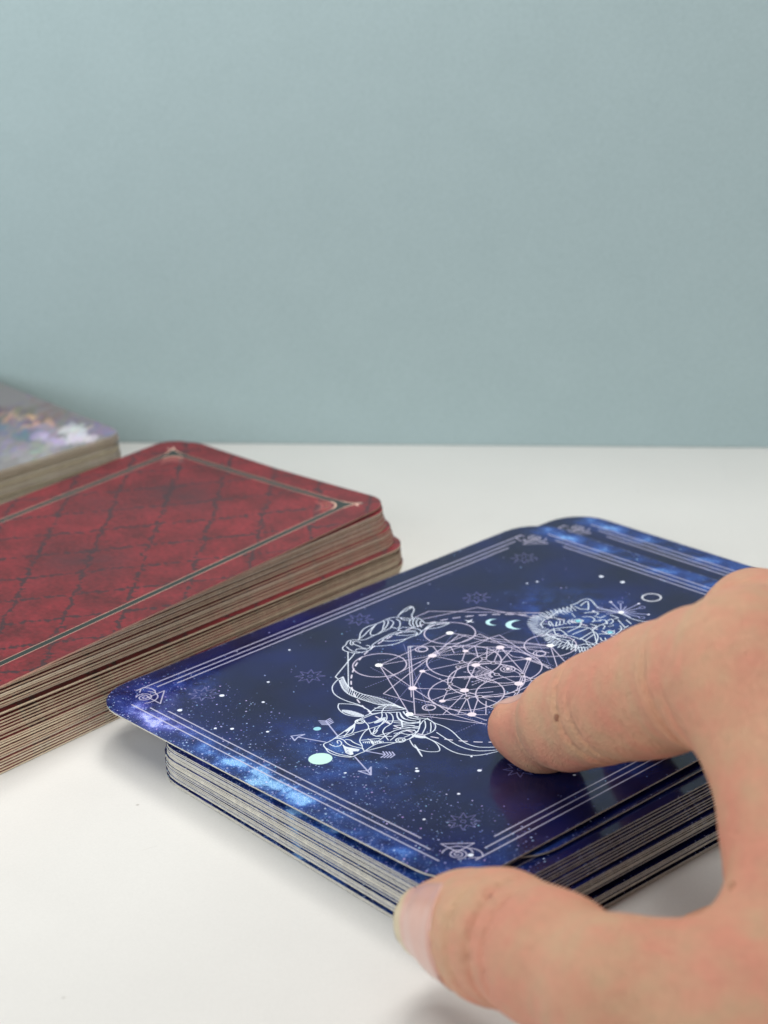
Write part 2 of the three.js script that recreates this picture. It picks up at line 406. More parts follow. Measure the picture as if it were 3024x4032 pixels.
const starBack = canvasTexture(W1 * PX, Math.round(L1 * PX), (c, w, h) => {
  const im = c.createImageData(w, h);
  const blobs = [[52, 2.5, 17, 3.4, 0.78], [44, 4.5, 13, 4, 0.45], [18, 4, 9, 3.2, 0.8], [8, 9, 8, 9, 0.35], [10, 18, 5, 6, 0.3], [83, 2, 12, 3, 0.45], [97, 7, 4, 12, 0.35], [57, 16, 16, 9, 0.32], [47, 22, 9, 8, 0.28], [40, 92, 16, 9, 0.3], [47, 84, 14, 12, 0.24], [30, 60, 10, 9, 0.2], [66, 44, 16, 16, 0.14], [92, 60, 5, 25, 0.3], [60, 119, 40, 3.5, 0.6], [12, 119, 12, 3, 0.45]];
  for (let y = 0; y < h; y++) {
    const v = L1 - y / PX;
    for (let x = 0; x < w; x++) {
      const u = x / PX, i = (y * w + x) * 4;
      let glow = 0;
      for (const [bu, bv, ru, rv, a] of blobs) { const q = ((u - bu) / ru) ** 2 + ((v - bv) / rv) ** 2; if (q < 6) glow += a * Math.exp(-q); }
      const n = fbm(u / 4.2, v / 4.2, 3, 4), n2 = fbm(u / 14, v / 14, 6, 3), edge = smooth(9, 1, Math.min(v, L1 - v));
      const cloud = clamp(glow * (0.8 + 1.9 * n) + edge * 0.10 * (1 + 2 * n2)), grit = cloud * (rnd() ** 4) * 1.7;
      const violet = clamp(Math.exp(-(((u - 14) / 13) ** 2) - ((v - 8) / 12) ** 2) + 0.6 * Math.exp(-(((u - 19) / 6) ** 2) - ((v - 4) / 4) ** 2));
      const base = 1 + 0.5 * n2 + (rnd() - 0.5) * 0.14, mist = 0.55 + 0.9 * n2;
      const hot = Math.max(0, cloud * (0.8 + 0.5 * rnd()) - 0.62);
      im.data[i] = clamp(10 * base + 2 * mist + cloud * (16 + 40 * violet) + grit * 100 + hot * 150, 0, 255);
      im.data[i + 1] = clamp(14 * base + 6 * mist + cloud * (58 - 8 * violet) + grit * 112 + hot * 160, 0, 255);
      im.data[i + 2] = clamp(54 * base + 16 * mist + cloud * 104 + grit * 110 + hot * 120, 0, 255);
      im.data[i + 3] = 255;
    }
  }
  c.putImageData(im, 0, 0);
  c.save(); c.scale(PX, -PX); c.translate(0, -L1);      // from here on in card millimetres, v upwards
  const dot = (u, v, r, s) => { c.fillStyle = s; c.beginPath(); c.arc(u, v, r, 0, 7); c.fill(); };
  for (let k = 0; k < 5200; k++) {                       // small stars, thicker in the bands of dust
    const near = rnd() < 0.6, u = rnd() * W1, v = near ? rnd() ** 1.6 * 22 : rnd() * L1;
    if (!near && rnd() < 0.55) continue;
    dot(u, v, 0.05 + 0.14 * rnd() ** 3, `rgba(${170 + 70 * rnd()},${190 + 50 * rnd()},255,${0.25 + 0.6 * rnd()})`);
  }
  for (const [u, v, r] of [[18, 18.3, 0.5], [17, 9.1, 0.5], [30.1, 11.1, 0.38], [66.8, 22.9, 0.4], [74.7, 30.3, 0.42], [33.2, 107.9, 0.5], [38.5, 108.6, 0.5], [25.9, 21.9, 0.32], [27.7, 9.1, 0.3], [35.8, 14.8, 0.32], [94, 9, 0.5], [66, 23.5, 0.25], [20, 28, 0.3], [12, 40, 0.26], [88, 40, 0.3], [78, 22, 0.3], [25, 97, 0.28], [24, 95, 0.24], [58, 14, 0.26], [70, 33, 0.24], [15, 70, 0.25], [16, 74, 0.2], [80, 12, 0.26]]) dot(u, v, r, '#e6eefc');
  c.lineCap = 'round'; c.lineJoin = 'round';
  const path = (p) => { c.beginPath(); c.moveTo(p[0], p[1]); for (let i = 2; i < p.length; i += 2) c.lineTo(p[i], p[i + 1]); };
  const curve = (p) => { if (p.length < 8) return path(p); c.beginPath(); c.moveTo(p[0], p[1]); for (let i = 2; i < p.length - 2; i += 2) { const e = i >= p.length - 4; c.quadraticCurveTo(p[i], p[i + 1], e ? p[i + 2] : (p[i] + p[i + 2]) / 2, e ? p[i + 3] : (p[i + 1] + p[i + 3]) / 2); } };
  const ring = (u, v, r, s, lw) => { c.strokeStyle = s; c.lineWidth = lw; c.beginPath(); c.arc(u, v, r, 0, 7); c.stroke(); };
  const SILVER = 'rgb(214,208,224)', FINE = 'rgb(222,230,240)', ROSE = 'rgb(204,194,214)';
  // triple frame
  c.strokeStyle = 'rgba(190,186,206,0.92)'; c.lineWidth = 0.3;
  for (const m of [4.3, 5.9, 7.4]) { const a = m + (m > 7 ? 8.5 : m > 5 ? 6.3 : 4.2);
    for (const [p, q] of [[[a, m], [W1 - a, m]], [[a, L1 - m], [W1 - a, L1 - m]], [[m, a], [m, L1 - a]], [[W1 - m, a], [W1 - m, L1 - a]]]) { path([...p, ...q]); c.stroke(); } }
  // corner ornaments: spiral, arcs and a triangle
  for (const [su, sv] of [[1, 1], [-1, 1], [1, -1], [-1, -1]]) {
    c.save(); c.translate(su > 0 ? 0 : W1, sv > 0 ? 0 : L1); c.scale(su, sv); c.translate(8.2, 8.2); c.scale(0.72, 0.72); c.translate(-8.2, -8.2); c.strokeStyle = 'rgba(206,200,216,0.85)'; c.lineWidth = 0.34;
    c.beginPath(); for (let k = 0; k <= 90; k++) { const a = k / 90 * Math.PI * 4.4, r = 0.25 + 2.0 * k / 90; c.lineTo(7.6 + r * Math.cos(a + 2.6), 7.6 + r * Math.sin(a + 2.6)); } c.stroke();
    c.beginPath(); c.arc(7.6, 7.6, 3.5, -0.6, 2.2); c.stroke();
    c.beginPath(); c.arc(5.4, 8.6, 3.4, 0.9, 2.5); c.stroke();
    path([8.3, 8.3, 8.3, 13.6, 13.6, 8.3, 8.3, 8.3]); c.stroke(); path([4.3, 8.5, 2.9, 9.9]); c.stroke();
    c.restore();
  }
  // eight-pointed stars
  for (const [u, v] of [[11.4, 59.1], [21.4, 82.7], [13.9, 104.6], [24, 35.1], [14.9, 16.3], [85.3, 15.9], [79.6, 35.3], [86, 106], [88, 62], [79, 84]]) {
    c.strokeStyle = 'rgba(150,140,180,0.5)'; c.lineWidth = 0.22;
    for (let k = 0; k < 8; k++) { const a = k * Math.PI / 4, b = a + Math.PI / 8, d = a - Math.PI / 8; path([u + 1.4 * Math.cos(d), v + 1.4 * Math.sin(d), u + 2.9 * Math.cos(a), v + 2.9 * Math.sin(a), u + 1.4 * Math.cos(b), v + 1.4 * Math.sin(b)]); c.stroke(); }
    ring(u, v, 0.45, 'rgba(150,140,180,0.5)', 0.2);
  }
  // the drawing in the middle: circles, chords, rings
  for (const [u, v, r] of [[30.3, 47.4, 5.2], [29.8, 66.8, 5.1], [48.7, 75.8, 5.1], [50.2, 56.6, 7.3], [51.4, 50.1, 7.1], [48.8, 63, 7.1], [41.2, 59.5, 7.2], [58, 56, 7.1], [68.4, 47, 5.1], [68, 66, 5.1]]) ring(u, v, r, ROSE, 0.26);
  c.strokeStyle = ROSE; c.lineWidth = 0.2;
  for (const p of ART_GEO) { path(p); c.stroke(); }
  c.setLineDash([0.15, 0.45]); c.strokeStyle = 'rgba(170,165,205,0.8)'; c.lineWidth = 0.18;
  for (let k = 0; k < 12; k++) { const a = k / 12 * Math.PI * 2, b = a + Math.PI * 0.62; path([49.8 + 23 * Math.cos(a), 57 + 23 * Math.sin(a), 49.8 + 23 * Math.cos(b), 57 + 23 * Math.sin(b)]); c.stroke(); }
  c.setLineDash([1.4, 1.3]); c.strokeStyle = SILVER; c.lineWidth = 0.32; c.beginPath(); c.arc(50, 59.7, 27.8, 0, 7); c.stroke();
  c.setLineDash([0.5, 0.3]); c.lineWidth = 0.2; c.strokeStyle = ROSE;
  for (let k = 0; k < 13; k++) { const a = Math.PI * (0.92 + 0.62 * k / 12); path([50 + 1.2 * Math.cos(a), 59.6 + 1.2 * Math.sin(a), 50 + (4.4 + (k % 3)) * Math.cos(a), 59.6 + (4.4 + (k % 3)) * Math.sin(a)]); c.stroke(); }
  c.setLineDash([]);
  for (const [u, v] of [[41.1, 59], [42.2, 57], [43.2, 63], [46, 62.7], [46.3, 50.8], [47.7, 48.9], [52.9, 48.8], [54.3, 50.8], [58, 56.7], [59.3, 58.5], [53.7, 62.7], [56.6, 62.6], [50, 59.6]]) { dot(u, v, 0.42, 'rgb(20,22,44)'); ring(u, v, 0.48, ROSE, 0.2); }
  for (const [u, v, r] of [[34.8, 57.2, .85], [38.1, 63, .6], [42, 68.7, .85], [49.7, 68.6, .62], [44.1, 59.9, .85], [55.9, 59.5, .85], [50.3, 50.7, .85], [50.4, 44.8, .62], [58.4, 44.6, .85], [42.4, 44.8, .85], [38.4, 51.1, .6], [57.7, 68.5, .85], [64.5, 57, .85]]) dot(u, v, r, 'rgb(233,220,232)');
  for (const [u, v] of [[29.8, 66.8], [49.8, 37], [30.2, 47.3], [48.7, 75.8], [69.5, 56]]) dot(u, v, 0.75, '#ffffff');
  for (const [u, v, r] of [[50.5, 41.3, 1.2], [49.6, 71.8, 1.2], [31.1, 57.8, 1.2], [67, 58, 1.2]]) { ring(u, v, r, ROSE, 0.26); ring(u + 0.25, v + 0.1, r * 0.75, ROSE, 0.2); }
  ring(49.9, 62.7, 1.4, ROSE, 0.24); ring(49.9, 62.7, 0.8, ROSE, 0.22); dot(49.9, 62.7, 0.42, 'rgb(233,220,232)');
  // animals: dark ground first so that the lines of the middle do not run through them, then the line work
  for (const [list, back, lw] of [[ART_HORSE, 0, 0.21], [ART_BULL, 0, 0.22], [ART_WOLF, 0, 0.23]]) { c.strokeStyle = FINE; c.lineWidth = lw; for (const p of list) { curve(p); c.stroke(); } }
  const hatch = (p, q, n, lw = 0.17) => { c.strokeStyle = FINE; c.lineWidth = lw; const at = (l, t) => { const m = l.length / 2 - 1, f = t * m, i = Math.min(m - 1, Math.floor(f)), k = f - i; return [l[2 * i] * (1 - k) + l[2 * i + 2] * k, l[2 * i + 1] * (1 - k) + l[2 * i + 3] * k]; }; for (let k = 0; k <= n; k++) { const a = at(p, k / n), b = at(q, clamp(k / n + 0.03)); path([...a, ...b]); c.stroke(); } };
  hatch(ART_BULL[0], ART_BULL[1], 34);
  { const r = ART_BULL.filter((p) => p.length === 18 && p[0] > 52); if (r[0]) hatch(r[0], ART_BULL[ART_BULL.indexOf(r[0]) + 1], 30); }
  // hatched ears, muzzle flanks
  for (const [u0, v0, u1, v1, wd, n] of [[39.6, 29.6, 43.9, 30.9, 1.0, 15], [59.6, 29.2, 63.2, 27.4, 1.0, 12], [46.2, 24.6, 45.6, 27.2, 0.5, 10], [51.8, 23.8, 54.2, 26.4, 0.5, 10], [47.6, 30.4, 47.6, 33.0, 0.6, 10], [56.5, 31.5, 58.6, 32.6, 0.6, 10]])
    for (let k = 0; k <= n; k++) { const t = k / n, u = u0 + (u1 - u0) * t, v = v0 + (v1 - v0) * t, s = wd * Math.sin(Math.PI * (0.12 + 0.76 * t)); c.strokeStyle = FINE; c.lineWidth = 0.2; path([u - s * 0.8, v + s * 0.5, u + s * 0.8, v - s * 0.5]); c.stroke(); }
  // fur of the wolf: short ragged strokes round the head and between the face lines
  c.strokeStyle = FINE; c.lineWidth = 0.17;
  const RUFF = [38.8, 92.5, 38, 90.5, 37.3, 88.5, 36.6, 86.2, 36.8, 84.1, 36.5, 82.5, 37.9, 80.4, 39.5, 79.3, 41.3, 78.3, 42.7, 77.7, 45.3, 77.5, 46.6, 76.7, 48.7, 75.8, 51.1, 76.1, 53, 76.9, 55.4, 77.2, 56.7, 78, 57.6, 80, 58.4, 83];
  for (let k = 0; k < 42; k++) { const f = k / 41.01 * (RUFF.length / 2 - 1), q = Math.floor(f), t = f - q, u = RUFF[2 * q] * (1 - t) + RUFF[2 * q + 2] * t, v = RUFF[2 * q + 1] * (1 - t) + RUFF[2 * q + 3] * t, du = 48 - u, dv = 86 - v, l = Math.hypot(du, dv), m = 2.2 + rnd() * 1.6, a = du / l, e = dv / l; path([u + a * m - e * 0.45, v + e * m + a * 0.45, u, v, u + a * m * 0.7 + e * 0.4, v + e * m * 0.7 - a * 0.4]); c.stroke(); if (k % 6 === 1) { path([u + a * 3.4, v + e * 3.4, u + a * 5.2 + jit(0.3), v + e * 5.2 + jit(0.3)]); c.stroke(); } }
  for (let k = 0; k < 8; k++) { const u = 44 + rnd() * 11, v = 88.5 + rnd() * 4.5, a = jit(0.9) + 0.6; path([u, v, u + 1.1 * Math.cos(a), v + 1.1 * Math.sin(a), u + 1.4 * Math.cos(a) - 0.5, v + 1.0 * Math.sin(a) + 0.4]); c.stroke(); }
  for (const [u, v] of [[44.9, 88], [53.3, 88.1]]) { dot(u, v, 0.55, 'rgb(130,214,226)'); ring(u, v, 0.85, FINE, 0.2); }
  for (const [u, v] of [[45.2, 28.9], [56.1, 28.9]]) { dot(u, v, 0.4, 'rgb(20,30,66)'); ring(u, v, 0.85, FINE, 0.26); ring(u, v, 0.45, FINE, 0.22); }
  // moons, discs, ring, spark
  const crescent = (u, v, r) => { const a = 0.78, k = 0.42 * r, q = 0.9 * r, x = (r * r - q * q + k * k) / (2 * k), ty = Math.acos(x / r), tq = Math.acos((x - k) / q); c.fillStyle = 'rgb(190,232,238)'; c.beginPath(); c.arc(u, v, r, a + ty, a - ty + 2 * Math.PI); c.arc(u + k * Math.cos(a), v + k * Math.sin(a), q, a - tq, a + tq - 2 * Math.PI, true); c.fill(); };
  crescent(32.6, 76.3, 1.6); crescent(36.9, 78.5, 2.2);
  c.fillStyle = '#f2f6ff'; for (const a of [0.2, 1.77]) { c.save(); c.translate(28.7, 73.4); c.rotate(a); c.beginPath(); c.moveTo(-1.4, 0); c.lineTo(0, 0.22); c.lineTo(1.4, 0); c.lineTo(0, -0.22); c.fill(); c.restore(); }
  dot(50.8, 14.5, 2.15, 'rgb(196,236,226)'); dot(41.6, 21.7, 0.72, 'rgb(150,210,226)');
  ring(48.2, 106.5, 1.9, 'rgb(205,208,216)', 0.4);
  for (let k = 0; k < 13; k++) { const a = 0.4 + k * 0.36, r = 3 + (k % 3) * 1.3; c.strokeStyle = 'rgba(190,190,225,0.85)'; c.lineWidth = 0.24; path([48.5, 96.8, 48.5 + r * Math.cos(a - 0.6), 96.8 + r * Math.sin(a - 0.6)]); c.stroke(); if (k % 3 === 2) dot(48.5 + r * Math.cos(a - 0.6), 96.8 + r * Math.sin(a - 0.6), 0.3, '#eef'); else if (k % 3 === 1) ring(48.5 + (r + 0.6) * Math.cos(a - 0.6), 96.8 + (r + 0.6) * Math.sin(a - 0.6), 0.55, 'rgba(180,180,220,0.8)', 0.18); }
  dot(48.5, 96.8, 0.6, '#ffffff');
  // the two crossed arrows behind the bull
  c.strokeStyle = 'rgb(176,178,214)'; c.lineWidth = 0.28;
  for (const [a, b] of [[[46.4, 22.4], [40.4, 24.8]], [[46.7, 19.3], [41.6, 17.2]], [[54.8, 19.1], [61.8, 16.6]], [[54.5, 21.8], [58.2, 23.3]]]) { path([...a, ...b]); c.stroke(); }
  for (const p of [[40.3, 16.6, 41.6, 18.7, 41.5, 17.2, 42.1, 15.9, 40.3, 16.6], [61.9, 16.5, 59.7, 18.5, 60.4, 17.2, 59.2, 16.0, 61.9, 16.5]]) { path(p); c.stroke(); }
  for (const [u, v, du, dv] of [[40.4, 24.8, 0.93, -0.37], [58.2, 23.3, 0.78, 0.63]]) for (let k = 0; k < 4; k++) for (const s of [-1, 1]) { const a = u + du * k * 0.55, b = v + dv * k * 0.55; path([a, b, a - du * 0.6 - dv * s * 1.1, b - dv * 0.6 + du * s * 1.1]); c.stroke(); }
  for (let k = 0; k < 900; k++) { const e = rnd() ** 3 * 0.5, q = Math.floor(rnd() * 4), t = rnd(); dot(q === 0 ? e : q === 1 ? W1 - e : t * W1, q === 2 ? e : q === 3 ? L1 - e : t * L1, 0.05 + 0.12 * rnd(), `rgba(206,210,216,${0.25 + 0.4 * rnd()})`); }   // rubbed ink along the cut
  for (let k = 0; k < 26; k++) { c.strokeStyle = `rgba(150,165,205,${0.06 + 0.1 * rnd()})`; c.lineWidth = 0.05 + 0.05 * rnd(); const u = rnd() * W1, v = rnd() * L1, q = rnd() * 6.28, l = 2 + 9 * rnd(); path([u, v, u + l * Math.cos(q), v + l * Math.sin(q)]); c.stroke(); }   // scratches
  c.restore();
});
const starGloss = dataTexture(256, 256, (x, y) => 0.5 + 0.4 * fbm(x / 12, y / 12, 2, 3));
starGloss.repeat.set(3, 3);
const smudge = dataTexture(512, 512, (x, y) => { const a = fbm(x / 70, y / 70, 21, 3), b = fbm(x / 9, y / 22, 12, 3); return 0.12 + 0.16 * smooth(0.05, 0.4, a) * (0.6 + 0.8 * b) + 0.02 * rnd(); });
const starPrint = new THREE.MeshPhysicalMaterial({ map: starBack, roughness: 1, roughnessMap: smudge, specularIntensity: 0.8, bumpMap: starGloss, bumpScale: 0.000006 });

// ---------- blue stack ----------
const ORD = ['first', 'second', 'third', 'fourth', 'fifth', 'sixth', 'seventh', 'eighth', 'ninth', 'tenth', 'eleventh', 'twelfth', 'thirteenth', 'fourteenth', 'fifteenth', 'sixteenth', 'seventeenth', 'eighteenth', 'nineteenth', 'twentieth'];
const TENS = ['', '', 'twenty', 'thirty', 'forty', 'fifty'];
const ordinal = (n) => (n <= 20 ? ORD[n - 1] : n % 10 === 0 ? TENS[n / 10].slice(0, -1) + 'ieth' : TENS[Math.floor(n / 10)] + '-' + ORD[n % 10 - 1]);
const blueEdges = [[208, 204, 194], [200, 197, 190], [216, 211, 199], [192, 190, 188]].map((c, i) => edgeMaterial(c, i === 3 ? [30, 34, 54] : [52, 50, 60], i + 1.3, 0.10));
{
  const N = 25, T = 0.262, geo = cardGeometry(92, 120, 9, T, null, 2, 1);
  let y = 0;
  for (let i = 0; i < N; i++) {
    const s = i / (N - 1);
    const tilt = i < 3 ? 0 : i < 9 ? 0.004 : i < 16 ? 0.012 + 0.0006 * (i - 9) : 0.0205 + 0.0013 * (i - 16);             // the hand lifts the right side; the cards part in three places
    y += T + 0.012 + 0.012 * rnd() + (i === 3 ? 0.26 : i === 9 ? 0.08 : 0);
    const right = i < 9 ? 89.4 + jit(0.12) : i < 16 ? 88.6 + jit(0.12) : 87.6 - 0.3 * (i - 16) + jit(0.12), left = jit(0.3) + (i > 17 ? 0.6 : 0);
    const card = new THREE.Mesh(geo, [starPrint, blueEdges[Math.floor(rnd() * 3.4)]]);
    const ux = 0.664, uz = 0.748, v0 = 0.1 + jit(0.13) + (i % 7 === 3 ? 0.15 : 0), a = jit(0.0016);
    card.scale.x = (right - left) / 92;
    place(card, [12.4 + ux * left + uz * v0, y, 13.4 + uz * left - ux * v0], ux - a * uz, uz + a * ux, tilt);
    add(card, 'star_card'); tag(card, `star-print card lying ${ordinal(N - i + 2)} from the top of the blue stack`, 'card', 'cards of the blue star-print stack');
  }
  // the card under the top one, pushed back so that its far edge shows
  const under = new THREE.Mesh(cardGeometry(W1, L1, 9.2, 0.3, null, 4, 4), [starPrint, blueEdges[1]]);
  place(under, [10.1, 7.56, -7.3], 0.675, 0.737, 0.0300);
  add(under, 'star_card'); tag(under, 'star-print card pushed back under the top card, its far edge showing behind it', 'card', 'cards of the blue star-print stack');
  const top = new THREE.Mesh(cardGeometry(W1, L1, 9.2, 0.3, (u, v) => -0.34 * Math.sin(Math.PI * u / W1) * (0.6 + 0.4 * Math.cos(Math.PI * v / L1)), 24, 10), [starPrint, blueEdges[0]]);
  place(top, [0, 8.4, 0], 0.6763, 0.7366, 0.0310, 0.0008);
  add(top, 'star_card'); tag(top, 'glossy dark blue top card with white animal heads and stars, under the fingertip', 'card', 'cards of the blue star-print stack');
}

// ---------- red stack ----------
const W2 = 68.5, L2 = 118;
const redBack = canvasTexture(1024, 1764, (c, w, h) => {
  const P = w / W2, im = c.createImageData(w, h);
  const wob = (u, v) => 1.0 * noise(u / 5, v / 5, 1) + 0.7 * noise(u / 1.6, v / 1.6, 4);
  const line = (q, pitch, at) => { let f = (q - at) / pitch; f -= Math.round(f); return Math.abs(f) * pitch; };
  for (let y = 0; y < h; y++) for (let x = 0; x < w; x++) {
    const u = x / P, v = L2 - y / P, i = (y * w + x) * 4;
    const a = line(v + 1.31 * u + 1.6 * wob(u, v), 18.6, 83), b = line(v - 1.27 * u + 1.1 * wob(v + 31, u), 17.4, 16);
    const broken = 0.55 + 0.9 * fbm(u / 3, v / 3, 7, 3), n = fbm(u / 7, v / 7, 2, 4), fine = fbm(u / 1.1, v / 1.1, 5, 3);
    const bark = clamp(smooth(1.7 * broken, 0.2, a + fine * 2.6) * 0.9 + smooth(1.7 * broken, 0.15, b + fine * 2.2) * 0.95);
    const cloud = 0.75 * Math.exp(-(((u - 42) / 9) ** 2) - ((v - 25) / 7) ** 2) + 0.55 * Math.exp(-(((u - 32) / 11) ** 2) - ((v - 63) / 8) ** 2) + 0.35 * Math.exp(-(((u - 50) / 8) ** 2) - ((v - 40) / 7) ** 2);
    const dark = clamp(bark + cloud * (0.8 + 1.4 * n) + 0.25 * Math.max(0, n)), tone = 1 + 0.5 * n + 0.35 * fine + (rnd() - 0.5) * 0.12;
    const cell = 0.10 * Math.sin(u * 0.34 + v * 0.25) ;
    im.data[i] = clamp((104 + 28 * cell) * tone * (1 - dark) + 56 * dark, 0, 255);
    im.data[i + 1] = clamp(27 * tone * (1 - dark) + 32 * dark, 0, 255);
    im.data[i + 2] = clamp(34 * tone * (1 - dark) + 38 * dark, 0, 255); im.data[i + 3] = 255;
  }
  c.putImageData(im, 0, 0);
  c.save(); c.scale(P, -P); c.translate(0, -L2); c.lineJoin = 'round'; c.lineCap = 'round';
  const m = 7.2, box = () => { c.beginPath(); c.rect(m, m, W2 - 2 * m, L2 - 2 * m); };
  c.strokeStyle = 'rgb(188,150,134)'; c.lineWidth = 1.7; box(); c.stroke();
  for (const [su, sv] of [[1, 1], [-1, 1], [1, -1], [-1, -1]]) {       // corner wedges with a curl and scratches
    c.save(); c.translate(su > 0 ? 0 : W2, sv > 0 ? 0 : L2); c.scale(su, sv);
    for (let k = 0; k < 15; k++) { c.strokeStyle = `rgba(${186 + 30 * rnd()},${96 + 50 * rnd()},${90 + 40 * rnd()},0.55)`; c.lineWidth = 0.12; const q = 8.5 + k * 0.13 + jit(0.2), r = 2.2 + rnd() * 2.4; c.beginPath(); c.moveTo(q, q + r); c.quadraticCurveTo(q + 0.2, q + 0.2, q + r * 0.9, q); c.stroke(); }
    c.fillStyle = 'rgb(206,170,150)'; c.beginPath(); c.moveTo(5.0, 5.0); c.quadraticCurveTo(6.2, 6.8, 6.6, 11.6); c.lineTo(8.2, 11.2); c.quadraticCurveTo(8.3, 8.3, 11.2, 8.2); c.lineTo(11.6, 6.6); c.quadraticCurveTo(6.8, 6.2, 5.0, 5.0); c.fill();
    c.fillStyle = 'rgb(34,44,42)'; c.beginPath(); c.moveTo(5.7, 5.7); c.quadraticCurveTo(6.6, 7.4, 6.85, 11.6); c.lineTo(7.75, 11.4); c.quadraticCurveTo(7.9, 7.9, 11.4, 7.75); c.lineTo(11.6, 6.85); c.quadraticCurveTo(7.4, 6.6, 5.7, 5.7); c.fill();
    c.strokeStyle = 'rgb(216,184,168)'; c.lineWidth = 0.4; c.beginPath(); c.arc(4.7, 5.5, 0.8, -1.2, 1.6); c.stroke();
    c.restore();
  }
  c.strokeStyle = 'rgb(34,44,42)'; c.lineWidth = 1.35; box(); c.stroke();
  c.restore();
});
const redSheen = dataTexture(256, 256, (x, y) => 0.5 + 0.5 * (rnd() - 0.5) + 0.3 * noise(x / 4, y / 4, 2));
redSheen.repeat.set(2, 3.4);
const redPrint = new THREE.MeshPhysicalMaterial({ map: redBack, roughness: 0.42, specularIntensity: 0.7, bumpMap: redSheen, bumpScale: 0.00002 });
const redEdges = [[236, 220, 192], [228, 210, 182], [240, 226, 202], [222, 200, 174]].map((c, i) => edgeMaterial(c, i % 2 ? [120, 60, 50] : [140, 100, 76], i + 11.3, 0.09));
{
  const RT = [58.4, -72.7], ua = [-0.765, -0.644], N = 36, T = 0.40, geo = cardGeometry(W2, L2, 6.2, T, null, 2, 1);
  const spin = (a) => [ua[0] * Math.cos(a) - ua[1] * Math.sin(a), ua[0] * Math.sin(a) + ua[1] * Math.cos(a)];
  const cardAt = (mesh, y, out, along, a, tu = 0, tv = 0) => {           // the right-hand near corner moved outwards and along the long side, then turned about itself
    const u = spin(a), v = [u[1], -u[0]];
    const n = [-ua[0], -ua[1]], t = [ua[1], -ua[0]];
    place(mesh, [RT[0] + n[0] * out - t[0] * along, y, RT[1] + n[1] * out - t[1] * along], u[0], u[1], tu, tv);
    return v;
  };
  const knots = [[0, 5.0, -1.0, 2.6], [0.2, 5.5, -0.6, 3.8], [0.42, 6.6, -1.2, 4.9], [0.575, 5.2, -1.6, 5.6], [0.6, 4.4, -1.8, 5.2], [0.78, 3.1, -1.4, 4.8], [0.93, 1.9, -1.0, 4.2], [1, 1.6, -0.8, 3.0]];
  const lerpKnots = (f, k) => { let i = 0; while (i < knots.length - 2 && f > knots[i + 1][0]) i++; const a = knots[i], b = knots[i + 1], t = clamp((f - a[0]) / (b[0] - a[0])); return a[k] + (b[k] - a[k]) * t; };
  let y = 0, shift = 0;
  for (let i = 0; i < N; i++) {
    y += T + 0.05 + 0.03 * rnd() + (i === 20 || i === 9 ? 0.12 : 0);
    if (i % 4 === 0) shift = jit(0.32);
    const f = i / (N - 1);
    const card = new THREE.Mesh(geo, [redPrint, redEdges[Math.floor(rnd() * 4)]]);
    cardAt(card, y, lerpKnots(f, 1) + shift + jit(0.1) + (i === 20 ? 1.1 : 0), lerpKnots(f, 2) + shift + jit(0.15), (lerpKnots(f, 3) + jit(0.07)) * Math.PI / 180);
    add(card, 'red_card'); tag(card, `red-backed card lying ${ordinal(N - i + 1)} from the top of the red stack`, 'card', 'cards of the red stack');
  }
  const top = new THREE.Mesh(cardGeometry(W2, L2, 6.2, 0.4, (u, v) => -0.25 * Math.sin(Math.PI * u / W2), 10, 6), [redPrint, edgeMaterial([214, 170, 150], [120, 50, 46], 31, 0.08)]);
  cardAt(top, 17.75, 0, 0, 0);
  add(top, 'red_card'); tag(top, 'dark red top card with cracked lattice and thin dark frame, askew on its stack', 'card', 'cards of the red stack');
  console.log('red stack top', y);
}

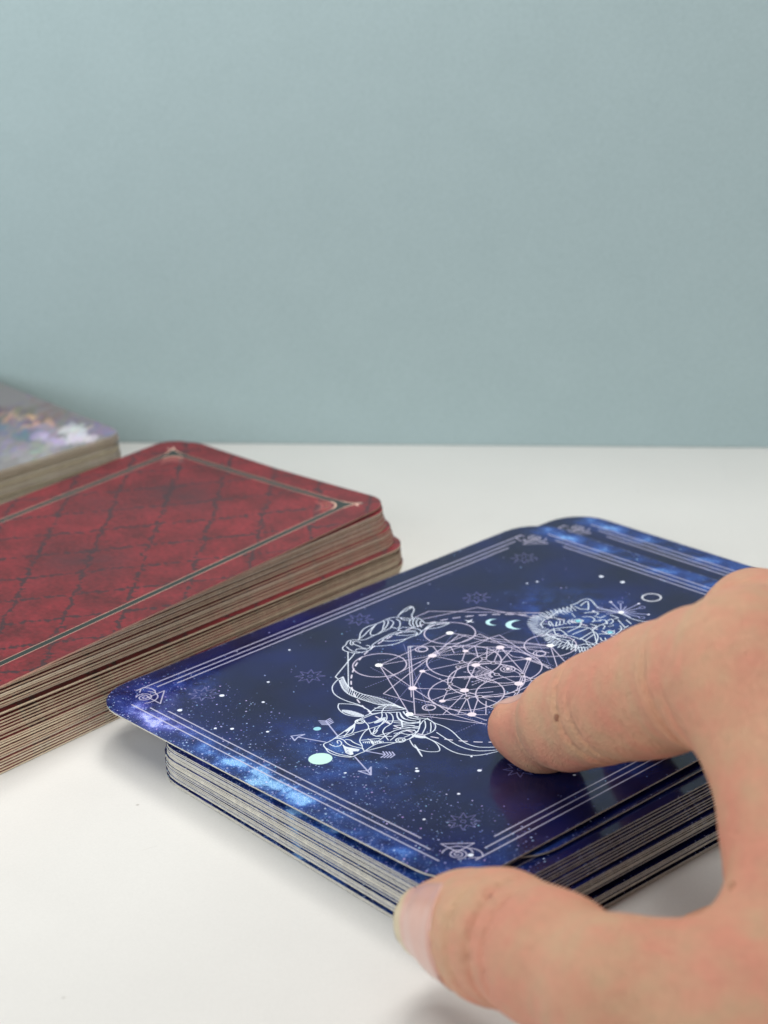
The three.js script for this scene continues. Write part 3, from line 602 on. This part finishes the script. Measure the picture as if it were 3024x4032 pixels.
// ---------- painted stack at the back ----------
{
  const W3 = 70, L3 = 120;
  const art = canvasTexture(700, 1200, (c, w, h) => {
    c.fillStyle = 'rgb(122,120,122)'; c.fillRect(0, 0, w, h);
    const P = 10;
    const daub = (u, v, ru, rv, col, n, a) => { for (let k = 0; k < n; k++) { c.save(); c.translate((u + jit(ru)) * P, h - (v + jit(rv)) * P); c.rotate(a + jit(0.4)); c.globalAlpha = 0.12 + 0.3 * rnd(); c.fillStyle = `rgb(${col.map((q) => clamp(q + jit(18), 0, 255)).join(',')})`; c.beginPath(); c.ellipse(0, 0, (1 + 3 * rnd()) * P, (0.4 + 1.1 * rnd()) * P, 0, 0, 7); c.fill(); c.restore(); } };
    daub(30, 40, 40, 60, [122, 118, 122], 400, 0.8);
    daub(27, 6, 9, 5, [112, 98, 90], 60, 0.8); daub(26, 14, 7, 4, [190, 146, 118], 60, 0.8); daub(34, 20, 8, 8, [178, 140, 118], 60, 0.8);
    daub(22, 11, 5, 3, [196, 156, 136], 40, 0.8); daub(30, 14, 8, 5, [92, 86, 108], 40, 0.8); daub(15, 12, 4, 2, [150, 134, 150], 30, 0.8); daub(19, 18, 7, 4, [98, 106, 130], 60, 0.8); daub(6, 3.5, 5, 2.5, [122, 116, 142], 40, 0.8); daub(15, 4, 6, 2, [112, 108, 120], 40, 0.8);
    daub(10.5, 7.5, 2.6, 2.2, [196, 195, 200], 30, 0.9); daub(9, 15, 5, 1.6, [168, 158, 192], 40, 0.8); daub(4.5, 10, 3, 2.4, [196, 191, 208], 40, 0.8);
    daub(5, 23, 5, 5, [140, 142, 138], 60, 0.8); daub(12, 26, 6, 6, [130, 127, 148], 50, 0.8);
  });
  const print = new THREE.MeshPhysicalMaterial({ map: art, roughness: 0.4, specularIntensity: 0.6 });
  const edges = [[204, 194, 170], [196, 186, 164], [212, 200, 178], [188, 176, 156]].map((c, i) => edgeMaterial(c, [140, 126, 104], i + 21.3, 0.1));
  const N = 47, T = 0.39, geo = cardGeometry(W3, L3, 4.5, T, null, 2, 1), A = [-4.6, -111.6];
  const ua = [-0.677, -0.736];
  let y = 0;
  for (let i = 0; i < N; i++) {
    y = (i + 1) * 21 / N;
    const o = jit(0.25) - (i < 30 ? 0 : 0.35) + (1 - i / N) * 0.9, p = jit(0.25) - (1 - i / N) * 0.9, u = ua, t = [ua[1], -ua[0]];
    const card = new THREE.Mesh(geo, [print, edges[Math.floor(rnd() * 4)]]);
    place(card, [A[0] - u[0] * o + t[0] * p, y, A[1] - u[1] * o + t[1] * p], u[0], u[1]);
    add(card, 'painted_card');
    if (i === N - 1) tag(card, 'top card painted in violet, white and orange, on the far stack by the wall', 'card', 'cards of the painted stack');
    else tag(card, `pale-edged card lying ${ordinal(N - i)} from the top of the far painted stack`, 'card', 'cards of the painted stack');
  }
}

// ---------- the hand: one continuous surface meshed from joined tapered bones (mm) ----------
{
  const CH = {
    index: [[79.5, 16.0, 29.4, 5.0], [83.5, 16.7, 32.3, 6.4], [87.4, 24.8, 43.1, 7.7], [92.2, 30.4, 49.9, 8.5], [96.2, 35.7, 56.8, 8.9], [100.2, 40.6, 62.9, 9.4], [104.7, 46.4, 71.0, 9.6], [110.4, 53.0, 81.3, 10.0]],
    thumb: [[65.0, 13.0, 84.3, 6.3], [69.0, 15.8, 90.7, 7.6], [72.9, 19.6, 98.8, 8.7], [79.8, 23.2, 110.2, 8.5], [86.9, 26.3, 121.9, 8.3], [102.0, 23.6, 128.2, 10.8]],
    web: [[105.5, 46.8, 73.3, 8.1], [112.3, 45.2, 87.9, 8.1], [112.7, 37.0, 102.1, 7.7], [111.8, 32.5, 111.5, 8.1], [105.9, 25.4, 119.9, 9.9], [86.9, 26.3, 121.9, 7.7]],
    palm: [[97.0, 18.2, 104.5, 5.0], [103.3, 15.8, 99.0, 6.0], [109.1, 16.7, 96.4, 6.6]],
    middle: [[100.7, 16.6, 24.4, 6.0], [107.3, 26.7, 36.1, 6.7], [116.6, 44.6, 50.4, 8.4], [126.8, 50.5, 71.6, 10.2]],
    ring: [[120.5, 19.5, 28.1, 6.2], [126.3, 29.6, 34.7, 6.4], [132.1, 41.1, 45.1, 8.3], [139.9, 45.3, 73.6, 9.8]],
    pinky: [[135.5, 19.2, 28.1, 5.5], [139.6, 27.2, 33.4, 5.8], [143.6, 35.3, 45.2, 7.1], [149.3, 39.8, 75.7, 9.1]],
    knuckles: [[110.4, 53.0, 81.3, 10.0], [126.8, 50.5, 71.6, 10.2], [139.9, 45.3, 73.6, 9.8], [149.3, 39.8, 75.7, 9.1]],
    meta: [[110.4, 53.0, 81.3, 10.0], [119.2, 37.9, 103.8, 12.5], [126.0, 21.5, 137.5, 15.2]],
    metaMiddle: [[126.8, 50.5, 71.6, 10.2], [133.8, 21.1, 132.2, 15.5]],
    metaRing: [[139.9, 45.3, 73.6, 9.8], [143.5, 19.2, 127.5, 15.2]],
    metaLittle: [[149.3, 39.8, 75.7, 9.1], [150.1, 17.5, 122.7, 14.1]],
    wrist: [[102.0, 24.2, 128.0, 11.1], [126.4, 17.5, 138.3, 15.4], [143.8, 17.5, 163.9, 16.4], [156.0, 18.0, 208.0, 16.6]],
  };
  const V3 = (a) => new THREE.Vector3(a[0], a[1], a[2]);
  // distance to a tapered bone
  const bone = (p, a, b) => {
    const dx = b[0] - a[0], dy = b[1] - a[1], dz = b[2] - a[2], t = clamp(((p[0] - a[0]) * dx + (p[1] - a[1]) * dy + (p[2] - a[2]) * dz) / (dx * dx + dy * dy + dz * dz));
    return Math.hypot(p[0] - a[0] - dx * t, p[1] - a[1] - dy * t, p[2] - a[2] - dz * t) - (a[3] + (b[3] - a[3]) * t);
  };
  const smin = (a, b, k) => { const h = Math.max(k - Math.abs(a - b), 0) / k; return Math.min(a, b) - h * h * k * 0.25; };
  const chain = (p, c, k) => { let d = bone(p, c[0], c[1]); for (let i = 1; i + 1 < c.length; i++) d = smin(d, bone(p, c[i], c[i + 1]), k); return d; };
  // creases: a shallow groove across a bone at a point of its axis; the wall faces along n
  const dir = (a, b) => V3(b).sub(V3(a)).normalize();
  const iA = dir(CH.index[1], CH.index[2]), iB = dir(CH.index[3], CH.index[5]), tA = dir(CH.thumb[0], CH.thumb[2]);
  const CREASES = [
    // centre, wall direction, half width, depth, reach
    [[82.3, 20.6, 40.5], iA.clone(), 0.8, 0.6, 8], [[89.6, 29.8, 53.4], iB.clone(), 0.55, 0.85, 9], [[92.0, 29.9, 57.7], iB.clone(), 0.5, 0.6, 8], [[101.3, 42.3, 77.4], iB.clone(), 0.9, 1.2, 10], [[102.9, 43.6, 82.2], iB.clone(), 0.7, 0.6, 7], [[68.7, 16.2, 98.7], tA.clone(), 0.5, 0.9, 9], [[70.0, 20.0, 103.0], tA.clone(), 0.45, 0.7, 9], [[71.1, 22.3, 106.4], tA.clone(), 0.5, 1.0, 10], [[72.5, 23.9, 110.0], tA.clone(), 0.45, 0.7, 9], [[67.2, 20.8, 91.9], tA.clone(), 0.5, 0.3, 6],
    [[101.0, 24.8, 105.1], new THREE.Vector3(0.62, 0.1, -0.78).normalize(), 0.9, 1.0, 9],
  ].map(([c, n, w, a, r]) => [c, [n.x, n.y, n.z], w, a, r]);
  const BULGES = [[[85.4, 16.0, 33.5], 4.5, 0.7], [[89.6, 22.6, 46.6], 5, 0.7], [[100.0, 34.5, 62.6], 6, 1.2], [[77.0, 27.5, 103.0], 6, 0.7]];
  const field = (p) => {
    let d = chain(p, CH.index, 4);
    d = smin(d, chain(p, CH.knuckles, 4), 5);
    let body = Math.min(chain(p, CH.meta, 3), 99);
    body = smin(body, bone(p, CH.metaMiddle[0], CH.metaMiddle[1]), 6);
    body = smin(body, bone(p, CH.metaRing[0], CH.metaRing[1]), 6);
    body = smin(body, bone(p, CH.metaLittle[0], CH.metaLittle[1]), 6);
    body = smin(body, chain(p, CH.wrist, 5), 8);
    let th = chain(p, CH.thumb, 5);
    th = smin(th, chain(p, CH.web, 4), 5);
    th = smin(th, chain(p, CH.palm, 3), 2.2);
    d = smin(d, smin(body, th, 6), 5);
    d = smin(d, chain(p, CH.middle, 4), 4.5);
    d = smin(d, chain(p, CH.ring, 4), 1.6);
    d = smin(d, chain(p, CH.pinky, 4), 1.6);
    for (const [c, r, a] of BULGES) { const q = ((p[0] - c[0]) ** 2 + (p[1] - c[1]) ** 2 + (p[2] - c[2]) ** 2) / (r * r); if (q < 6) d -= a * Math.exp(-q); }
    return d;
  };
  const detail = (p) => {
    let d = field(p);
    if (d > 3 || d < -3) return d;
    for (const [c, n, w, a, r] of CREASES) {
      const x = p[0] - c[0], y = p[1] - c[1], z = p[2] - c[2], far = Math.hypot(x, y, z);
      if (far > r * 1.4) continue;
      const s = x * n[0] + y * n[1] + z * n[2] + 0.5 * noise(p[0] / 5, p[1] / 5, p[2] / 5);
      d += a * Math.exp(-(s * s) / (w * w)) * smooth(r * 1.4, r * 0.6, far) - 0.06 * a * Math.exp(-((Math.abs(s) - 2.2 * w) ** 2) / (1.6 * w * w)) * smooth(r * 1.4, r * 0.6, far);
    }
    if (p[0] < 101 && p[2] < 50) d = Math.max(d, 8.43 + 0.0217 * p[0] + 0.0216 * p[2] - p[1]);   // the pad is pressed flat where it meets the card
    d += 0.16 * fbm(p[0] / 5, p[1] / 5, p[2] / 5, 2) + 0.05 * noise(p[0] / 1.4, p[1] / 1.4, p[2] / 1.4);
    return d;
  };
  // surface nets on the cells near the surface
  const H = 0.85, LO = [56, 1, 14], N = [134, 78, 250];
  const at = (i, j, k) => (i * (N[1] + 1) + j) * (N[2] + 1) + k;
  const val = new Float32Array((N[0] + 1) * (N[1] + 1) * (N[2] + 1)).fill(9);
  const BL = 6;
  for (let a = 0; a <= N[0]; a += BL) for (let b = 0; b <= N[1]; b += BL) for (let e = 0; e <= N[2]; e += BL) {
    const mid = field([LO[0] + H * (a + BL / 2), LO[1] + H * (b + BL / 2), LO[2] + H * (e + BL / 2)]);
    const near = Math.abs(mid) < BL * H * 0.9 + 1.2;
    for (let i = a; i < Math.min(a + BL, N[0] + 1); i++) for (let j = b; j < Math.min(b + BL, N[1] + 1); j++) for (let k = e; k < Math.min(e + BL, N[2] + 1); k++) val[at(i, j, k)] = near ? detail([LO[0] + H * i, LO[1] + H * j, LO[2] + H * k]) : mid;
  }
  for (let i = 0; i <= N[0]; i++) for (let j = 0; j <= N[1]; j++) for (let k = 0; k <= N[2]; k++) if (i === 0 || j === 0 || k === 0 || i === N[0] || j === N[1] || k === N[2]) val[at(i, j, k)] = Math.max(val[at(i, j, k)], 0.3);
  const vid = new Int32Array(val.length).fill(-1), pos = [];
  const C8 = [[0, 0, 0], [1, 0, 0], [0, 1, 0], [1, 1, 0], [0, 0, 1], [1, 0, 1], [0, 1, 1], [1, 1, 1]], E12 = [[0, 1], [2, 3], [4, 5], [6, 7], [0, 2], [1, 3], [4, 6], [5, 7], [0, 4], [1, 5], [2, 6], [3, 7]];
  for (let i = 0; i < N[0]; i++) for (let j = 0; j < N[1]; j++) for (let k = 0; k < N[2]; k++) {
    const v = C8.map(([x, y, z]) => val[at(i + x, j + y, k + z)]);
    let neg = 0; for (const q of v) if (q < 0) neg++;
    if (neg === 0 || neg === 8) continue;
    let sx = 0, sy = 0, sz = 0, n = 0;
    for (const [a, b] of E12) if ((v[a] < 0) !== (v[b] < 0)) { const t = v[a] / (v[a] - v[b]); sx += C8[a][0] + (C8[b][0] - C8[a][0]) * t; sy += C8[a][1] + (C8[b][1] - C8[a][1]) * t; sz += C8[a][2] + (C8[b][2] - C8[a][2]) * t; n++; }
    vid[at(i, j, k)] = pos.length / 3; pos.push(LO[0] + H * (i + sx / n), LO[1] + H * (j + sy / n), LO[2] + H * (k + sz / n));
  }
  const idx = [], quad = (a, b, c, d, flip) => { if (a < 0 || b < 0 || c < 0 || d < 0) return; if (flip) idx.push(a, c, b, a, d, c); else idx.push(a, b, c, a, c, d); };
  for (let i = 1; i < N[0]; i++) for (let j = 1; j < N[1]; j++) for (let k = 1; k < N[2]; k++) {
    const s = val[at(i, j, k)] < 0;
    if (s !== val[at(i + 1, j, k)] < 0) quad(vid[at(i, j - 1, k - 1)], vid[at(i, j, k - 1)], vid[at(i, j, k)], vid[at(i, j - 1, k)], !s);
    if (s !== val[at(i, j + 1, k)] < 0) quad(vid[at(i - 1, j, k - 1)], vid[at(i - 1, j, k)], vid[at(i, j, k)], vid[at(i, j, k - 1)], !s);
    if (s !== val[at(i, j, k + 1)] < 0) quad(vid[at(i - 1, j - 1, k)], vid[at(i, j - 1, k)], vid[at(i, j, k)], vid[at(i - 1, j, k)], !s);
  }
  const nor = [], col = [], uv = [];
  const blotch = (p) => {                                   // uneven skin: rosy and sallow patches with soft irregular outlines, freckle-sized grain
    const a = fbm(p[0] / 16, p[1] / 16, p[2] / 16, 3), b = fbm(p[0] / 3.2, p[1] / 3.2, p[2] / 3.2 + 40, 3), c = noise(p[0] / 0.9, p[1] / 0.9, p[2] / 0.9);
    const rosy = clamp(0.58 + 1.3 * a + 0.95 * b), s = 1 + 0.09 * b + 0.07 * c;
    return [(0.735 + 0.03 * rosy) * s, (0.452 - 0.115 * rosy) * s, (0.282 - 0.05 * rosy) * s];
  };
  for (let i = 0; i < pos.length; i += 3) {
    const p = [pos[i], pos[i + 1], pos[i + 2]], e = 0.45;
    const g = new THREE.Vector3(detail([p[0] + e, p[1], p[2]]) - detail([p[0] - e, p[1], p[2]]), detail([p[0], p[1] + e, p[2]]) - detail([p[0], p[1] - e, p[2]]), detail([p[0], p[1], p[2] + e]) - detail([p[0], p[1], p[2] - e])).normalize();
    nor.push(g.x, g.y, g.z); col.push(...blotch(p)); uv.push((p[0] + 0.6 * p[1]) / 12, (p[2] - 0.7 * p[1]) / 12);
  }
  const g = new THREE.BufferGeometry();
  g.setAttribute('position', new THREE.Float32BufferAttribute(pos.map((x) => x * MM), 3));
  g.setAttribute('normal', new THREE.Float32BufferAttribute(nor, 3));
  g.setAttribute('color', new THREE.Float32BufferAttribute(col, 3));
  g.setAttribute('uv', new THREE.Float32BufferAttribute(uv, 2));
  g.setIndex(idx);
  const pores = dataTexture(512, 512, (x, y) => 0.5 + 0.45 * noise(x / 5, y / 5, 3) + 0.5 * noise(x / 26, y / 5, 7) + 0.4 * noise(x / 6, y / 30, 17) + 0.25 * (rnd() - 0.5));
  const skin = new THREE.MeshPhysicalMaterial({ vertexColors: true, roughness: 0.55, specularIntensity: 0.7, bumpMap: pores, bumpScale: 0.0002, sheen: 0.25, sheenColor: new THREE.Color(0.9, 0.6, 0.5), sheenRoughness: 0.6 });
  const hand = new THREE.Group();
  add(new THREE.Mesh(g, skin), 'skin', hand);

  // a nail: a thin curved plate that lies on the finger, its free end standing clear of the tip
  const nailPlate = (base, along, dorsal, length, over, half, lift, free0) => {
    const t = along.clone().normalize(), d = dorsal.clone().addScaledVector(t, -dorsal.dot(t)).normalize(), s = new THREE.Vector3().crossVectors(t, d);
    const nu = 22, nv = 18, P = [], Cc = [], I = [];
    const radius = (o, r) => { let q = 14; for (let k = 0; k < 60; k++) { const f = detail([o.x + r.x * q, o.y + r.y * q, o.z + r.z * q]); if (Math.abs(f) < 0.01) break; q -= f * 0.7; if (q < 0.5) { q = 0.5; break; } } return q; };
    const rows = [];
    for (let i = 0; i <= nu; i++) {
      const f = i / nu, along01 = f * (length + over), row = [];
      const w = half * Math.min(1, 0.72 + 1.6 * f) * (f > 0.86 ? Math.sqrt(Math.max(0.12, 1 - ((f - 0.86) / 0.15) ** 2)) : 1) * (f < 0.1 ? Math.sqrt(clamp(0.45 + 5.5 * f)) : 1);
      for (let j = 0; j <= nv; j++) {
        const a = (j / nv * 2 - 1) * w, r = d.clone().multiplyScalar(Math.cos(a)).addScaledVector(s, Math.sin(a));
        const o = base.clone().addScaledVector(t, Math.min(along01, length));
        row.push([o, r, radius(o, r), along01]);
      }
      rows.push(row);
    }
    const flat = rows.map((row) => row.map((c) => c[2]));
    for (let i = 0; i <= nu; i++) for (let j = 0; j <= nv; j++) {
      const [o, r, , s0] = rows[i][j];
      let q = 0, n = 0; for (let a = -2; a <= 2; a++) for (let b = -1; b <= 1; b++) { const x = flat[clamp(i + a, 0, nu)]?.[clamp(j + b, 0, nv)]; if (x !== undefined) { q += x; n++; } }
      const p = o.clone().addScaledVector(r, Math.max(q / n, flat[i][j]) + lift).addScaledVector(t, Math.max(0, s0 - length)).addScaledVector(r, -0.03 * Math.max(0, s0 - length) ** 2);
      P.push(p);
      const free = smooth(free0 - 0.7, free0 + 0.5, s0 + 0.9 * Math.cos((j / nv * 2 - 1) * 1.4) + 0.5 * noise(j / 3, i / 3, 2)), m = 0.03 * noise(j * 1.3, i / 5, 9);
      Cc.push([0.64 - 0.04 * free + m, 0.37 + 0.12 * free + m, 0.305 + 0.01 * free + m]);
    }
    const up = P.map((p) => p.clone()), W = nv + 1, count = P.length;
    const low = P.map((p, n) => p.clone().addScaledVector(rows[Math.floor(n / W)][n % W][1], -0.55));
    const verts = [...up, ...low], colour = [...Cc, ...Cc];
    for (let i = 0; i < nu; i++) for (let j = 0; j < nv; j++) { const a = i * W + j, b = a + W; I.push(a, b, a + 1, a + 1, b, b + 1, count + a, count + a + 1, count + b, count + a + 1, count + b + 1, count + b); }
    const rim = []; for (let j = 0; j < nv; j++) rim.push(j); for (let i = 0; i < nu; i++) rim.push(i * W + nv); for (let j = nv; j > 0; j--) rim.push(nu * W + j); for (let i = nu; i > 0; i--) rim.push(i * W);
    for (let k = 0; k < rim.length; k++) { const a = rim[k], b = rim[(k + 1) % rim.length]; I.push(a, b, count + a, b, count + b, count + a); }
    const ng = new THREE.BufferGeometry();
    ng.setAttribute('position', new THREE.Float32BufferAttribute(verts.flatMap((p) => [p.x * MM, p.y * MM, p.z * MM]), 3));
    ng.setAttribute('color', new THREE.Float32BufferAttribute(colour.flat(), 3));
    ng.setIndex(I); ng.computeVertexNormals();
    return ng;
  };
  const nailMat = new THREE.MeshPhysicalMaterial({ vertexColors: true, roughness: 0.28, specularIntensity: 0.8, clearcoat: 0.25, clearcoatRoughness: 0.2 });
  const tT = dir(CH.thumb[1], CH.thumb[0]), iT = dir(CH.index[2], CH.index[0]);
  const tn = add(new THREE.Mesh(nailPlate(V3(CH.thumb[0]).addScaledVector(tT, -13.5), tT, new THREE.Vector3(-0.495, 0.284, 0.821), 13.6, 3.6, 1.0, 0.1, 15.5), nailMat), 'fingernail', hand);
  tag(tn, 'pink thumb nail with a pale free edge');
  add(new THREE.Mesh(nailPlate(V3(CH.index[0]).addScaledVector(iT, -9), iT, new THREE.Vector3(-0.295, 0.220, -0.930), 8.5, 4.6, 0.75, 0.0, 11.0), nailMat), 'fingernail', hand);
  // two moles
  const mole = (x, y, z, toward, size, tone) => {
    const o = new THREE.Vector3(x, y, z), r = new THREE.Vector3(...toward).normalize(); let q = 14;
    for (let k = 0; k < 60; k++) { const f = detail([o.x + r.x * q, o.y + r.y * q, o.z + r.z * q]); q -= f * 0.7; }
    const m = new THREE.Mesh(new THREE.SphereGeometry(size * MM, 16, 10), new THREE.MeshStandardMaterial({ color: new THREE.Color(...tone), roughness: 0.7 }));
    m.position.copy(o.addScaledVector(r, q)).multiplyScalar(MM); m.quaternion.setFromUnitVectors(new THREE.Vector3(0, 1, 0), r); m.scale.set(0.85, 0.22, 1.15);
    add(m, 'mole', hand);
  };
  mole(85.8, 22.4, 38.1, [-0.071, 0.469, 0.880], 0.55, [0.27, 0.13, 0.08]);
  mole(104.3, 33.1, 108.1, [-0.150, 0.534, 0.832], 0.70, [0.47, 0.24, 0.15]);
  
  add(hand, 'hand'); tag(hand, 'bare hand gripping the near corner of the blue stack between thumb and index finger', 'hand');
}
renderer.render(scene, camera);
